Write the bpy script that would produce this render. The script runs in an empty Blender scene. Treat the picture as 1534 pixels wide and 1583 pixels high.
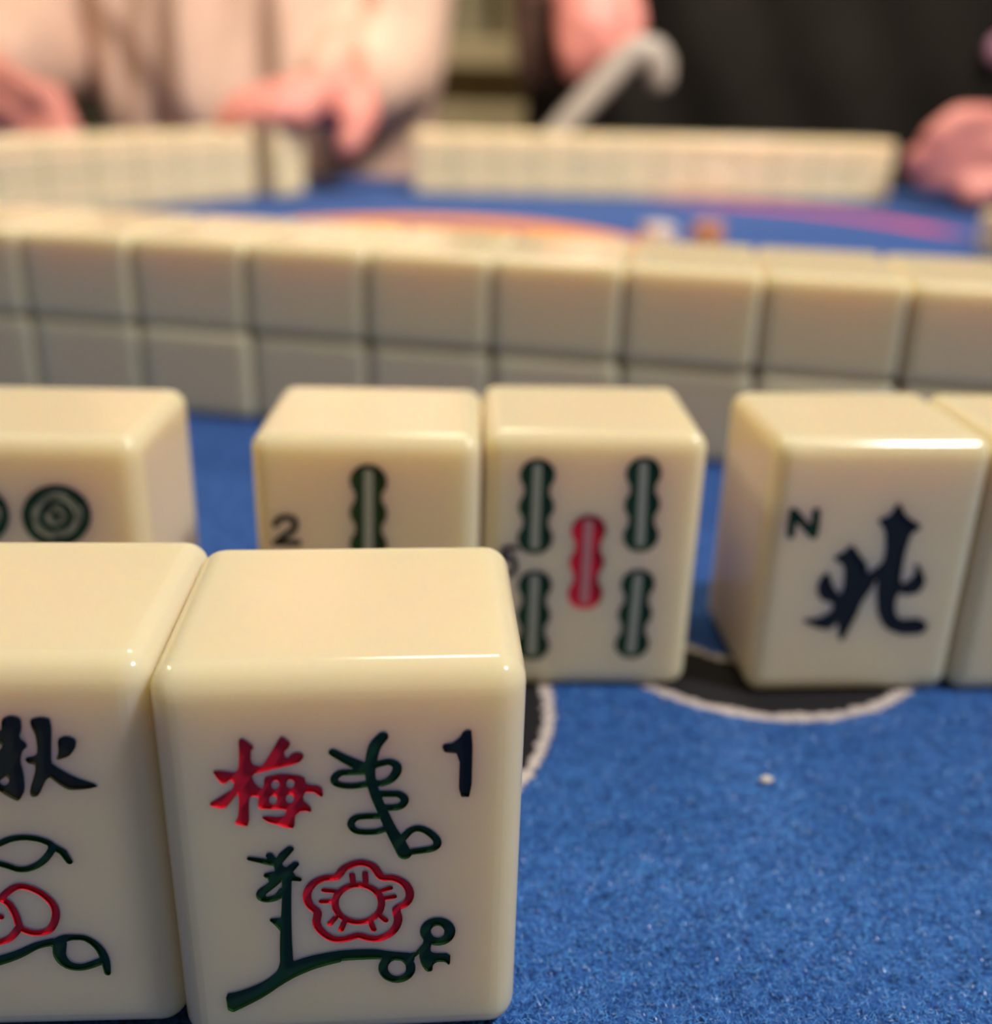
import bpy, bmesh, math, random
import numpy as np
from mathutils import Vector, Matrix
from mathutils.geometry import delaunay_2d_cdt

random.seed(7); rng = np.random.default_rng(7)
scene = bpy.context.scene
C = scene.collection
MM = 0.001
TZ = 0.74                      # height of the table top above the floor, metres

# ------------------------------------------------------------------ camera
FPX, PITCH, ROLL, CAMH = 1463.2563, 0.3419199, 0.0269328, 83.1731
cam_data = bpy.data.cameras.new('camera')
cam = bpy.data.objects.new('camera', cam_data); C.objects.link(cam)
cam_data.sensor_fit = 'HORIZONTAL'; cam_data.sensor_width = 36.0
cam_data.lens = FPX / 1534.0 * 36.0
cam_data.shift_y = -150.0 / 1534.0      # the photograph is a crop: optical axis above the middle
cam_data.clip_start = 0.002; cam_data.clip_end = 20
_r = Matrix.Rotation(math.pi / 2 - PITCH, 3, 'X')
_fwd = -(_r.col[2]); 
cam.rotation_mode = 'QUATERNION'
cam.rotation_quaternion = (Matrix.Rotation(-ROLL, 3, _fwd).to_4x4() @ _r.to_4x4()).to_quaternion()
cam.location = (0, 0, TZ + CAMH * MM)
cam_data.dof.use_dof = True
cam_data.dof.focus_distance = 0.083
cam_data.dof.aperture_fstop = cam_data.lens / 2.6
scene.camera = cam

# ------------------------------------------------------------------ world, lights, exposure
world = bpy.data.worlds.new('world'); scene.world = world; world.use_nodes = True
bg = world.node_tree.nodes['Background']
bg.inputs[0].default_value = (1.0, 0.88, 0.54, 1); bg.inputs[1].default_value = 0.28

def area(name, loc, target, power, size, color, spread=math.pi):
    l = bpy.data.lights.new(name, 'AREA'); l.shape = 'DISK'; l.size = size; l.energy = power; l.color = color; l.spread = spread
    o = bpy.data.objects.new(name, l); C.objects.link(o); o.location = loc
    o.rotation_euler = (Vector(target) - Vector(loc)).to_track_quat('-Z', 'Y').to_euler()
    return o
area('pendant_light', (0.62, -0.09, TZ + 1.00), (0.0, 0.15, TZ), 12.0, 0.12, (1.0, 0.92, 0.89))
area('far_side_fill', (0.46, 0.30, TZ + 1.00), (-0.06, 0.95, TZ + 0.05), 3.0, 0.20, (1.0, 0.85, 0.68), math.radians(84))  # added fill, narrowed and aimed to brighten the people and far wall
area('left_fill', (-0.85, 0.42, TZ + 0.95), (0.0, 0.25, TZ), 4.5, 0.20, (1.0, 0.82, 0.55))  # added weak warm fill to lift the left face of the N tile
area('bookcase_fill', (-0.05, 1.45, 2.35), (-0.05, 2.2, 0.6), 24.0, 0.40, (1.0, 0.88, 0.68))  # invented source, only there to brighten the bookcase

scene.view_settings.view_transform = 'Standard'
scene.view_settings.look = 'None'
scene.view_settings.gamma = 1.0
scene.view_settings.use_curve_mapping = False
scene.view_settings.exposure = 0.0

# ------------------------------------------------------------------ materials
def new_mat(name):
    m = bpy.data.materials.new(name); m.use_nodes = True
    return m, m.node_tree, m.node_tree.nodes['Principled BSDF']

def plain(name, col, rough=0.5, noise=0.0, scale=40.0, sss=0.0, sss_scale=0.004, radius=(1, .5, .25), spec=0.5, bump=0.0, sheen=0.0):
    m, nt, b = new_mat(name)
    b.inputs['Roughness'].default_value = rough
    b.inputs['Specular IOR Level'].default_value = spec
    tc = nt.nodes.new('ShaderNodeTexCoord')
    n = nt.nodes.new('ShaderNodeTexNoise'); n.inputs['Scale'].default_value = scale; n.inputs['Detail'].default_value = 4
    nt.links.new(tc.outputs['Object'], n.inputs['Vector'])
    r = nt.nodes.new('ShaderNodeValToRGB')
    lo = tuple(c * (1 - noise) for c in col); hi = tuple(min(1, c * (1 + noise)) for c in col)
    r.color_ramp.elements[0].position = .3; r.color_ramp.elements[1].position = .7
    r.color_ramp.elements[0].color = (*lo, 1); r.color_ramp.elements[1].color = (*hi, 1)
    nt.links.new(n.outputs['Fac'], r.inputs['Fac']); nt.links.new(r.outputs['Color'], b.inputs['Base Color'])
    if sss:
        b.inputs['Subsurface Weight'].default_value = sss
        b.inputs['Subsurface Radius'].default_value = radius
        b.inputs['Subsurface Scale'].default_value = sss_scale
    if sheen:
        b.inputs['Sheen Weight'].default_value = sheen
    if bump:
        bp = nt.nodes.new('ShaderNodeBump'); bp.inputs['Strength'].default_value = bump; bp.inputs['Distance'].default_value = 0.01
        nt.links.new(n.outputs['Fac'], bp.inputs['Height']); nt.links.new(bp.outputs['Normal'], b.inputs['Normal'])
    return m

M_IVORY = plain('ivory_resin', (0.86, 0.735, 0.49), 0.13, 0.02, 60, sss=0.9, sss_scale=0.0085, radius=(1.0, 0.76, 0.34))
M_GREEN = plain('green_paint', (0.014, 0.050, 0.018), 0.22, 0.10, 900, spec=.25)
M_RED = plain('red_paint', (0.62, 0.016, 0.036), 0.25, 0.10, 900, spec=.25)
M_BLACK = plain('black_paint', (0.016, 0.019, 0.021), 0.22, 0.10, 900, spec=.25)
M_OLIVE = plain('olive_black_paint', (0.030, 0.032, 0.018), 0.22, 0.10, 900, spec=.25)
M_WASH = plain('grey_green_paint', (0.34, 0.36, 0.29), 0.3, 0.05, 900)
M_WASHR = plain('rose_grey_paint', (0.55, 0.24, 0.25), 0.3, 0.05, 900)
M_SKIN = plain('skin', (0.70, 0.27, 0.23), 0.5, 0.10, 30, sss=0.15, sss_scale=0.006)
M_SHIRT = plain('pink_beige_cloth', (0.74, 0.52, 0.41), 0.85, 0.05, 25)
M_DARK = plain('black_cloth', (0.013, 0.011, 0.009), 0.9, 0.2, 25, spec=0.2)
M_BROWN = plain('brown_cloth', (0.10, 0.055, 0.040), 0.9, 0.1, 40)
M_HAIR = plain('grey_brown_hair', (0.10, 0.07, 0.05), 0.6, 0.2, 80)
M_TROUSER = plain('dark_trousers', (0.03, 0.025, 0.02), 0.9, 0.2, 40)
M_STICK = plain('grey_metal', (0.42, 0.38, 0.34), 0.4, 0.05, 60)
M_WOOD = plain('dark_wood', (0.07, 0.035, 0.018), 0.4, 0.3, 12)
M_CREAM = plain('cream_painted_wood', (0.62, 0.52, 0.33), 0.5, 0.06, 10)
M_SHELF = plain('brown_back_panel', (0.45, 0.37, 0.26), 0.6, 0.1, 8)
M_BOX = plain('olive_card', (0.30, 0.25, 0.14), 0.7, 0.08, 20)
M_BOX2 = plain('stone_card', (0.38, 0.33, 0.22), 0.7, 0.08, 20)
M_WALL = plain('olive_plaster', (0.10, 0.095, 0.065), 0.9, 0.06, 3)
M_CEIL = plain('warm_white_plaster', (0.45, 0.40, 0.32), 0.9, 0.03, 3)
M_FLOOR = plain('brown_floor', (0.14, 0.09, 0.05), 0.5, 0.2, 5)
M_DIE = plain('white_resin', (0.80, 0.76, 0.70), 0.25, 0.02, 60)
M_DIEO = plain('orange_resin', (0.75, 0.28, 0.10), 0.25, 0.04, 60)
M_LINT = plain('white_lint', (0.75, 0.70, 0.62), 0.8, 0.05, 900)
M_PINK = plain('mauve_plastic', (0.40, 0.20, 0.30), 0.4, 0.05, 60)

def felt_material():
    m, nt, b = new_mat('blue_felt'); N = nt.nodes; L = nt.links
    tc = N.new('ShaderNodeTexCoord')
    def noise(scale, detail=3, rough=.6):
        n = N.new('ShaderNodeTexNoise'); n.inputs['Scale'].default_value = scale; n.inputs['Detail'].default_value = detail
        n.inputs['Roughness'].default_value = rough; L.new(tc.outputs['Object'], n.inputs['Vector']); return n
    def math_(op, a, bb, cl=False):
        x = N.new('ShaderNodeMath'); x.operation = op; x.use_clamp = cl
        for i, v in enumerate((a, bb)):
            if v is None: continue
            if isinstance(v, (int, float)): x.inputs[i].default_value = v
            else: L.new(v, x.inputs[i])
        return x.outputs[0]
    fine = noise(1500, 4, .65); mid = noise(420, 3, .6); big = noise(25, 2)
    mixn = math_('ADD', math_('MULTIPLY', fine.outputs['Fac'], .6), math_('MULTIPLY', mid.outputs['Fac'], .4))
    r = N.new('ShaderNodeValToRGB'); L.new(mixn, r.inputs['Fac'])
    e = r.color_ramp.elements
    e[0].position = .40; e[0].color = (0.004, 0.026, 0.120, 1)
    e[1].position = .62; e[1].color = (0.045, 0.150, 0.450, 1)
    k = e.new(.5); k.color = (0.014, 0.080, 0.320, 1)
    col = r.outputs['Color']
    def dist(cx, cy):
        s = N.new('ShaderNodeVectorMath'); s.operation = 'DISTANCE'
        mul = N.new('ShaderNodeVectorMath'); mul.operation = 'MULTIPLY'; mul.inputs[1].default_value = (1, 1, 0)
        L.new(tc.outputs['Object'], mul.inputs[0]); L.new(mul.outputs[0], s.inputs[0]); s.inputs[1].default_value = (cx * MM, cy * MM, 0)
        return s.outputs['Value']
    ragged = math_('MULTIPLY', math_('SUBTRACT', noise(900, 2).outputs['Fac'], .5), 0.0028)
    def band(d, lo, hi, soft=0.00015):
        # 1 inside lo..hi millimetres
        a = N.new('ShaderNodeMapRange'); a.inputs['From Min'].default_value = lo * MM - soft; a.inputs['From Max'].default_value = lo * MM + soft
        bb = N.new('ShaderNodeMapRange'); bb.inputs['From Min'].default_value = hi * MM - soft; bb.inputs['From Max'].default_value = hi * MM + soft
        bb.inputs['To Min'].default_value = 1; bb.inputs['To Max'].default_value = 0
        L.new(d, a.inputs['Value']); L.new(d, bb.inputs['Value'])
        return math_('MULTIPLY', a.outputs[0], bb.outputs[0])
    def over(col, fac, rgb):
        x = N.new('ShaderNodeMix'); x.data_type = 'RGBA'
        L.new(fac, x.inputs['Factor']); L.new(col, x.inputs['A']); x.inputs['B'].default_value = (*rgb, 1)
        return x.outputs['Result']
    sx = N.new('ShaderNodeSeparateXYZ'); L.new(tc.outputs['Object'], sx.inputs[0])
    near = N.new('ShaderNodeMath'); near.operation = 'LESS_THAN'; near.inputs[1].default_value = .134; L.new(sx.outputs['Y'], near.inputs[0])
    for cx, cy in RINGS:
        d = math_('ADD', dist(cx, cy), ragged)
        col = over(col, math_('MULTIPLY', band(d, 15.6, 30.0), near.outputs[0]), (0.62, 0.56, 0.52))
        col = over(col, math_('MULTIPLY', band(d, 17.0, 28.4), near.outputs[0]), (0.012, 0.012, 0.016))
    d = dist(-38, 474)
    col = over(col, band(d, 88, 129, .0006), (0.80, 0.29, 0.05))
    mx = N.new('ShaderNodeMapRange'); mx.inputs['From Min'].default_value = .10; mx.inputs['From Max'].default_value = .17
    L.new(sx.outputs['X'], mx.inputs['Value'])
    my = N.new('ShaderNodeMapRange'); my.inputs['From Min'].default_value = .575; my.inputs['From Max'].default_value = .61
    L.new(sx.outputs['Y'], my.inputs['Value'])
    col = over(col, math_('MULTIPLY', math_('MULTIPLY', band(dist(98, 535), 176, 199, .002), mx.outputs[0]), my.outputs[0]), (0.62, 0.05, 0.12))
    L.new(col, b.inputs['Base Color'])
    b.inputs['Roughness'].default_value = 0.85; b.inputs['Specular IOR Level'].default_value = 0.25
    b.inputs['Sheen Weight'].default_value = 0.20; b.inputs['Sheen Tint'].default_value = (1, .85, .72, 1); b.inputs['Sheen Roughness'].default_value = .35
    bp = N.new('ShaderNodeBump'); bp.inputs['Strength'].default_value = .7; bp.inputs['Distance'].default_value = 0.0006
    L.new(mixn, bp.inputs['Height']); L.new(bp.outputs['Normal'], b.inputs['Normal'])
    return m
M_PILE = plain('blue_felt_fibre', (0.070, 0.285, 1.0), 0.30, 0.5, 900, spec=.6)
RINGS = [(42.0, 140.0), (-20.6, 112.0)]
M_FELT = felt_material()

# ------------------------------------------------------------------ helpers
def link(name, me, mat=None, parent=None):
    o = bpy.data.objects.new(name, me); C.objects.link(o)
    if mat and me is not None and not me.materials: me.materials.append(mat)
    if parent: o.parent = parent
    return o

def tag(o, label, cat, group=None):
    o['label'] = label; o['category'] = cat
    if group: o['group'] = group
    return o

def empty(name, loc, rz=0.0, label=None, cat=None, group=None):
    o = bpy.data.objects.new(name, None); C.objects.link(o); o.location = loc; o.rotation_euler = (0, 0, rz)
    o.empty_display_size = 0.01
    if label: tag(o, label, cat, group)
    return o

def bm_mesh(name, bm, smooth=False):
    me = bpy.data.meshes.new(name); bm.normal_update(); bm.to_mesh(me); bm.free()
    if smooth:
        for p in me.polygons: p.use_smooth = True
    return me

def box_mesh(name, x0, x1, y0, y1, z0, z1, bev=0.0, seg=2):
    bm = bmesh.new(); bmesh.ops.create_cube(bm, size=1)
    for v in bm.verts:
        v.co = Vector((x0 if v.co.x < 0 else x1, y0 if v.co.y < 0 else y1, z0 if v.co.z < 0 else z1))
    if bev: bmesh.ops.bevel(bm, geom=bm.edges[:], offset=bev, segments=seg, profile=.5, affect='EDGES')
    return bm_mesh(name, bm)

# ------------------------------------------------------------------ engraved marks
GLYPHS = {
 'plum_char': [
  ('+p', [(-7.94,33.4),(-7.62,33.41),(-6.87,32.61),(-7.16,32.35),(-7.24,31.27),(-6.98,30.81),(-6.4,30.7),(-6.1,30.96),(-5.69,31.67),(-4.97,32.99),(-4.69,33.47),(-4.51,33.47),(-4.02,32.96),(-4.19,32.52),(-4.61,32.08),(-4.49,31.54),(-4.17,31.44),(-3.86,31.88),(-3.48,32.0),(-3.09,31.85),(-3.07,31.49),(-3.38,31.05),(-4.2,30.76),(-5.39,30.52),(-6.28,30.24),(-7.02,30.08),(-7.23,29.72),(-7.08,29.16),(-6.67,28.59),(-6.27,28.49),(-6.13,29.59),(-5.87,29.76),(-4.68,29.95),(-3.07,29.62),(-2.99,28.83),(-1.7,28.6),(-1.63,27.52),(-1.96,27.77),(-2.24,28.06),(-3.06,28.13),(-3.27,27.63),(-3.25,27.16),(-2.75,26.67),(-2.61,26.07),(-3.07,26.21),(-3.6,26.13),(-4.03,25.67),(-4.09,24.43),(-4.8,24.56),(-5.38,24.87),(-6.19,25.19),(-6.61,25.7),(-6.09,25.71),(-5.35,25.59),(-4.67,25.7),(-4.48,26.4),(-6.04,26.51),(-6.79,26.54),(-6.79,27.2),(-6.65,27.62),(-7.08,27.91),(-7.49,27.79),(-7.62,27.33),(-7.75,24.83),(-8.31,24.9),(-8.81,25.11),(-8.48,25.66),(-8.36,26.42),(-8.26,27.91),(-8.5,28.18),(-9.03,27.38),(-9.6,26.61),(-10.83,27.08),(-9.66,27.87),(-8.66,28.58),(-8.54,29.22),(-8.96,29.6),(-9.27,29.24),(-9.57,29.15),(-9.9,29.73),(-10.18,30.39),(-9.63,30.4),(-8.41,30.13),(-8.13,30.48),(-7.97,31.92)]),
  ('-p', [(-4.96,28.88),(-5.05,28.59),(-5.26,28.41),(-5.51,28.42),(-5.71,28.61),(-5.77,28.91),(-5.67,29.21),(-5.46,29.38),(-5.21,29.38),(-5.02,29.18)]),
  ('-p', [(-3.75,28.93),(-3.84,28.63),(-4.05,28.46),(-4.3,28.47),(-4.5,28.66),(-4.56,28.96),(-4.47,29.26),(-4.26,29.43),(-4.01,29.42),(-3.81,29.23)]),
  ('-p', [(-5.2,27.37),(-5.3,27.07),(-5.51,26.89),(-5.76,26.9),(-5.96,27.1),(-6.02,27.41),(-5.92,27.7),(-5.71,27.88),(-5.46,27.87),(-5.26,27.68)]),
  ('-p', [(-3.86,27.44),(-3.95,27.14),(-4.16,26.96),(-4.42,26.97),(-4.61,27.17),(-4.68,27.48),(-4.58,27.77),(-4.37,27.95),(-4.12,27.94),(-3.92,27.75)]),
 ],
 'plum_sprig': [
  ('+s', [(3.36,33.33,0.38),(2.71,32.41,0.44),(2.37,30.97,0.41),(2.29,29.4,0.35),(2.67,27.55,0.37),(3.25,25.78,0.37),(3.88,23.97,0.42),(4.53,22.5,0.52),(5.0,21.33,0.53)]),
  ('+s', [(-0.65,31.91,0.29),(0.32,31.21,0.36),(1.58,30.44,0.46)]),
  ('+s', [(2.12,29.95,0.25),(0.75,29.93,0.25),(-0.08,29.88,0.25),(-0.59,29.44,0.25),(-0.56,28.93,0.25),(0.07,28.62,0.25),(0.99,28.55,0.25),(2.09,28.72,0.25)]),
  ('+s', [(2.4,30.47,0.27),(3.14,30.72,0.26),(3.87,30.83,0.26),(4.42,30.45,0.3),(4.41,29.83,0.33),(3.94,29.11,0.3),(3.2,28.73,0.26),(2.56,28.82,0.26)]),
  ('+s', [(2.81,27.68,0.28),(3.83,27.64,0.28),(4.58,27.57,0.28),(5.04,27.08,0.28),(4.89,26.53,0.28),(4.38,26.26,0.28),(3.35,26.24,0.28)]),
  ('+s', [(3.06,25.41,0.25),(1.56,25.41,0.25),(0.9,25.22,0.25),(0.59,24.65,0.25),(0.88,24.04,0.25),(1.53,23.8,0.25),(2.66,23.79,0.25),(3.41,24.05,0.25)]),
  ('+s', [(4.68,22.74,0.28),(5.39,23.67,0.27),(6.06,23.98,0.27),(6.82,23.71,0.28),(7.58,22.92,0.28),(7.76,22.24,0.28),(7.3,21.78,0.28),(6.05,21.59,0.28),(5.1,21.45,0.28)]),
 ],
 'plum_one': [
  ('+p', [(9.91,33.68),(10.51,33.66),(10.5,27.13),(9.55,27.17),(9.59,31.52),(8.19,31.68),(8.19,32.4),(8.92,32.43),(9.51,32.92)]),
 ],
 'plum_branch': [
  ('+s', [(-4.89,19.65,0.36),(-5.0,17.44,0.33),(-5.17,14.78,0.38),(-5.32,12.07,0.46),(-5.38,9.43,0.52)]),
  ('+p', [(-10.82,6.28),(-9.83,6.44),(-8.55,6.93),(-7.15,7.7),(-6.11,8.77),(-5.84,10.02),(-4.91,9.96),(-4.47,9.55),(-3.09,10.14),(-1.83,10.55),(-0.47,10.71),(-0.5,9.56),(-1.88,9.22),(-3.25,8.74),(-4.74,7.98),(-6.04,7.06),(-7.46,5.85),(-8.88,4.93),(-10.73,3.88)]),
  ('+p', [(-6.66,14.75),(-5.45,14.8),(-5.54,13.04),(-6.0,13.88)]),
  ('+s', [(-7.87,21.39,0.16),(-7.1,21.19,0.22),(-6.42,20.98,0.26),(-5.65,20.78,0.28)]),
  ('+s', [(-6.19,21.63,0.27),(-5.84,20.91,0.3)]),
  ('+s', [(-5.59,20.84,0.28),(-5.06,21.64,0.33),(-4.51,22.25,0.27)]),
  ('+s', [(-5.52,20.45,0.34),(-5.4,19.8,0.34),(-6.13,19.06,0.3)]),
  ('+s', [(-6.52,19.53,0.24),(-5.7,19.69,0.28)]),
  ('+s', [(-5.11,19.66,0.3),(-6.27,18.42,0.32),(-7.05,17.74,0.34),(-7.13,17.21,0.34),(-6.65,16.93,0.28),(-5.83,17.15,0.28),(-5.3,17.85,0.28)]),
  ('+s', [(-5.28,20.18,0.3),(-4.8,19.9,0.34),(-4.12,20.64,0.24)]),
  ('+s', [(-4.76,19.77,0.34),(-4.44,19.17,0.28),(-3.87,18.98,0.16)]),
  ('+p', [(-5.2,9.54),(-3.99,10.07),(-2.99,10.37),(-1.01,10.76),(0.98,10.84),(2.46,10.76),(3.65,10.42),(5.7,10.11),(5.75,9.16),(2.74,9.67),(1.45,9.68),(-0.54,9.67),(-2.04,9.35),(-3.55,8.77),(-5.28,7.86)]),
  ('+c', [(5.46,8.39,0.36),(5.43,8.09,0.36),(5.34,7.81,0.36),(5.19,7.56,0.36),(4.99,7.36,0.36),(4.76,7.21,0.36),(4.49,7.12,0.36),(4.22,7.1,0.36),(3.95,7.15,0.36),(3.69,7.27,0.36),(3.45,7.45,0.36),(3.26,7.68,0.36),(3.12,7.94,0.36),(3.03,8.24,0.36),(3.01,8.54,0.36),(3.04,8.84,0.36),(3.14,9.12,0.36),(3.29,9.36,0.36),(3.48,9.57,0.36),(3.71,9.71,0.36),(3.97,9.8,0.36),(4.25,9.81,0.36),(4.52,9.77,0.36),(4.77,9.65,0.36),(5.01,9.48,0.36),(5.2,9.25,0.36),(5.34,8.99,0.36),(5.43,8.7,0.36)]),
  ('+c', [(8.91,12.48,0.42),(8.88,12.22,0.42),(8.8,11.98,0.42),(8.68,11.76,0.42),(8.51,11.59,0.42),(8.3,11.46,0.42),(8.07,11.39,0.42),(7.83,11.37,0.42),(7.59,11.41,0.42),(7.36,11.51,0.42),(7.16,11.66,0.42),(6.99,11.86,0.42),(6.86,12.09,0.42),(6.78,12.34,0.42),(6.75,12.59,0.42),(6.78,12.85,0.42),(6.86,13.09,0.42),(6.99,13.3,0.42),(7.16,13.47,0.42),(7.36,13.6,0.42),(7.58,13.67,0.42),(7.82,13.69,0.42),(8.06,13.65,0.42),(8.29,13.55,0.42),(8.49,13.4,0.42),(8.66,13.21,0.42),(8.79,12.98,0.42),(8.88,12.74,0.42)]),
  ('+p', [(6.65,11.65),(7.3,11.48),(7.1,10.43),(7.36,10.01),(8.92,9.92),(8.9,8.54),(8.57,8.97),(7.76,9.04),(7.36,8.66),(7.34,7.98),(6.91,7.87),(6.45,8.71),(6.23,9.94),(6.5,10.73)]),
  ('+s', [(5.55,9.85,0.3),(6.05,10.15,0.12),(6.6,10.99,0.14)]),
 ],
 'plum_flower': [
  ('+c', [(-0.75,19.11,0.3),(-0.05,20.04,0.29),(1.2,20.55,0.29),(2.33,20.11,0.3),(3.03,18.92,0.3),(4.04,18.75,0.3),(5.0,18.08,0.3),(5.43,16.9,0.3),(5.09,15.9,0.3),(4.25,15.3,0.3),(4.4,14.0,0.31),(3.88,12.73,0.31),(2.78,12.04,0.31),(1.79,12.12,0.31),(0.89,12.47,0.3),(-0.18,12.14,0.3),(-1.26,12.2,0.3),(-2.21,13.06,0.3),(-2.63,14.12,0.3),(-2.49,15.27,0.3),(-3.15,16.19,0.3),(-3.3,17.33,0.3),(-2.78,18.43,0.3),(-1.8,19.01,0.29)]),
  ('+c', [(2.99,15.99,0.25),(2.93,15.53,0.25),(2.78,15.09,0.25),(2.53,14.71,0.25),(2.21,14.39,0.25),(1.82,14.16,0.25),(1.4,14.02,0.25),(0.95,13.99,0.25),(0.51,14.07,0.25),(0.09,14.25,0.25),(-0.28,14.52,0.25),(-0.59,14.87,0.25),(-0.81,15.28,0.25),(-0.95,15.73,0.25),(-0.98,16.2,0.25),(-0.92,16.65,0.25),(-0.76,17.08,0.25),(-0.51,17.46,0.25),(-0.19,17.77,0.25),(0.19,18.0,0.25),(0.61,18.13,0.25),(1.05,18.16,0.25),(1.48,18.09,0.25),(1.9,17.91,0.25),(2.27,17.65,0.25),(2.58,17.31,0.25),(2.81,16.9,0.25),(2.95,16.46,0.25)]),
  ('+s', [(0.55,19.27,0.19),(0.62,18.39,0.19)]),
  ('+s', [(1.65,19.4,0.19),(1.68,18.47,0.19)]),
  ('+s', [(3.74,17.68,0.19),(2.96,17.4,0.19)]),
  ('+s', [(4.07,16.71,0.19),(3.24,16.56,0.19)]),
  ('+s', [(3.3,14.06,0.2),(2.73,14.74,0.2)]),
  ('+s', [(2.26,13.08,0.2),(2.02,13.87,0.2)]),
  ('+s', [(-0.54,13.23,0.2),(-0.27,13.99,0.19)]),
  ('+s', [(-1.49,13.93,0.19),(-1.03,14.55,0.19)]),
  ('+s', [(-2.1,16.46,0.19),(-1.12,16.47,0.19)]),
  ('+s', [(-1.85,17.7,0.19),(-0.8,17.52,0.19)]),
 ],
 'autumn_char': [
  ('+p', [(5.65,34.37),(6.42,34.57),(7.18,34.35),(6.64,30.54),(6.68,30.0),(8.27,28.7),(10.15,27.84),(9.31,27.57),(7.82,27.46),(7.28,27.79),(6.76,28.35),(6.38,28.81),(5.98,28.54),(5.18,26.89),(4.65,26.81),(4.67,27.46),(5.36,29.29),(5.46,30.05),(4.82,30.17),(4.72,30.65),(5.63,30.82),(5.82,31.45),(5.84,32.87),(5.6,33.76)]),
  ('+p', [(7.51,32.47),(8.19,32.76),(8.86,32.4),(8.69,31.59),(8.09,30.79),(7.1,30.44),(7.43,31.07)]),
  ('+p', [(3.42,34.44),(4.17,34.73),(4.82,34.46),(4.73,33.41),(4.42,32.68),(5.03,31.91),(4.43,31.29),(4.2,30.39),(4.31,29.12),(4.16,27.46),(3.57,26.41),(3.03,26.7),(2.25,27.4),(1.76,28.05),(1.99,28.6),(2.61,27.86),(3.05,28.07),(3.22,28.58),(2.92,28.99),(2.42,28.59),(1.39,27.5),(-0.03,26.78),(1.56,28.61),(2.64,30.05),(0.37,30.26),(0.51,31.16),(2.82,31.31),(3.21,32.02),(1.35,32.92),(1.46,33.62),(3.22,33.08)]),
 ],
 'autumn_leaves': [
  ('+c', [(-0.49,20.98,0.25),(0.49,21.54,0.25),(1.47,22.05,0.25),(2.42,22.48,0.25),(3.64,22.61,0.25),(4.94,22.29,0.25),(5.64,21.58,0.26),(4.81,20.19,0.26),(3.64,19.38,0.26),(2.57,19.24,0.26),(1.57,19.7,0.26),(0.29,20.18,0.25)]),
  ('+s', [(5.65,21.64,0.3),(6.43,21.04,0.3),(6.85,19.99,0.23)]),
  ('+s', [(-5.86,7.61,0.55),(-3.75,7.98,0.5),(-0.44,9.07,0.47),(1.23,9.73,0.41),(2.93,10.69,0.34),(4.4,11.08,0.38)]),
  ('+s', [(4.45,10.87,0.41),(5.3,11.42,0.38),(6.18,11.56,0.28),(7.26,11.36,0.28),(8.17,10.34,0.32),(8.57,8.92,0.35),(8.62,7.29,0.22)]),
  ('+s', [(4.92,10.85,0.53),(4.74,9.46,0.5),(5.32,8.37,0.44),(6.56,8.07,0.35),(8.22,8.72,0.35)]),
 ],
 'autumn_flower': [
  ('+c', [(0.76,16.16,0.27),(1.99,17.29,0.27),(3.05,17.27,0.27),(4.17,16.49,0.28),(4.93,15.25,0.28),(4.95,13.9,0.28),(4.27,12.5,0.28),(3.13,12.13,0.28),(2.23,12.41,0.28),(1.76,12.94,0.28),(1.63,14.19,0.28),(1.26,15.44,0.28)]),
  ('+s', [(1.74,12.84,0.28),(0.88,11.7,0.28),(-0.12,11.2,0.28),(-1.38,11.13,0.28),(-1.96,12.41,0.28),(-1.4,14.06,0.28),(-0.42,15.48,0.27),(0.76,16.16,0.27)]),
  ('+s', [(0.29,14.06,0.28),(-0.17,14.03,0.28)]),
  ('+s', [(-1.96,12.41,0.28),(-3.26,12.02,0.28),(-4.14,13.3,0.28),(-3.83,15.15,0.27),(-2.69,16.55,0.27),(-1.3,16.72,0.27),(-0.51,15.89,0.27)]),
 ],
 'circle_mark': [
  ('+c', [(7.64,28.91,0.56),(7.45,28.07,0.56),(7.07,27.26,0.56),(6.53,26.52,0.56),(5.85,25.9,0.56),(5.07,25.43,0.56),(4.23,25.13,0.56),(3.36,25.01,0.56),(2.53,25.09,0.56),(1.76,25.36,0.56),(1.09,25.81,0.56),(0.57,26.4,0.56),(0.22,27.12,0.56),(0.05,27.92,0.56),(0.08,28.76,0.56),(0.29,29.6,0.56),(0.68,30.4,0.56),(1.22,31.12,0.56),(1.9,31.72,0.55),(2.67,32.18,0.55),(3.5,32.47,0.55),(4.34,32.58,0.55),(5.16,32.5,0.55),(5.92,32.24,0.55),(6.58,31.82,0.55),(7.1,31.24,0.56),(7.47,30.54,0.56),(7.65,29.75,0.56)]),
  ('+c', [(5.67,28.87,0.41),(5.57,28.47,0.41),(5.39,28.09,0.41),(5.13,27.74,0.41),(4.81,27.45,0.41),(4.44,27.23,0.41),(4.04,27.08,0.41),(3.63,27.03,0.41),(3.23,27.07,0.41),(2.86,27.19,0.41),(2.55,27.4,0.41),(2.3,27.68,0.41),(2.13,28.02,0.41),(2.04,28.4,0.41),(2.05,28.8,0.41),(2.15,29.2,0.41),(2.34,29.58,0.41),(2.6,29.92,0.41),(2.92,30.21,0.41),(3.29,30.43,0.41),(3.68,30.57,0.41),(4.09,30.62,0.41),(4.48,30.58,0.41),(4.85,30.46,0.41),(5.16,30.26,0.41),(5.41,29.98,0.41),(5.58,29.64,0.41),(5.67,29.27,0.41)]),
  ('+s', [(3.84,28.83,0.6),(3.88,28.84,0.6)]),
 ],
 'circle_mark_wash': [
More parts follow.
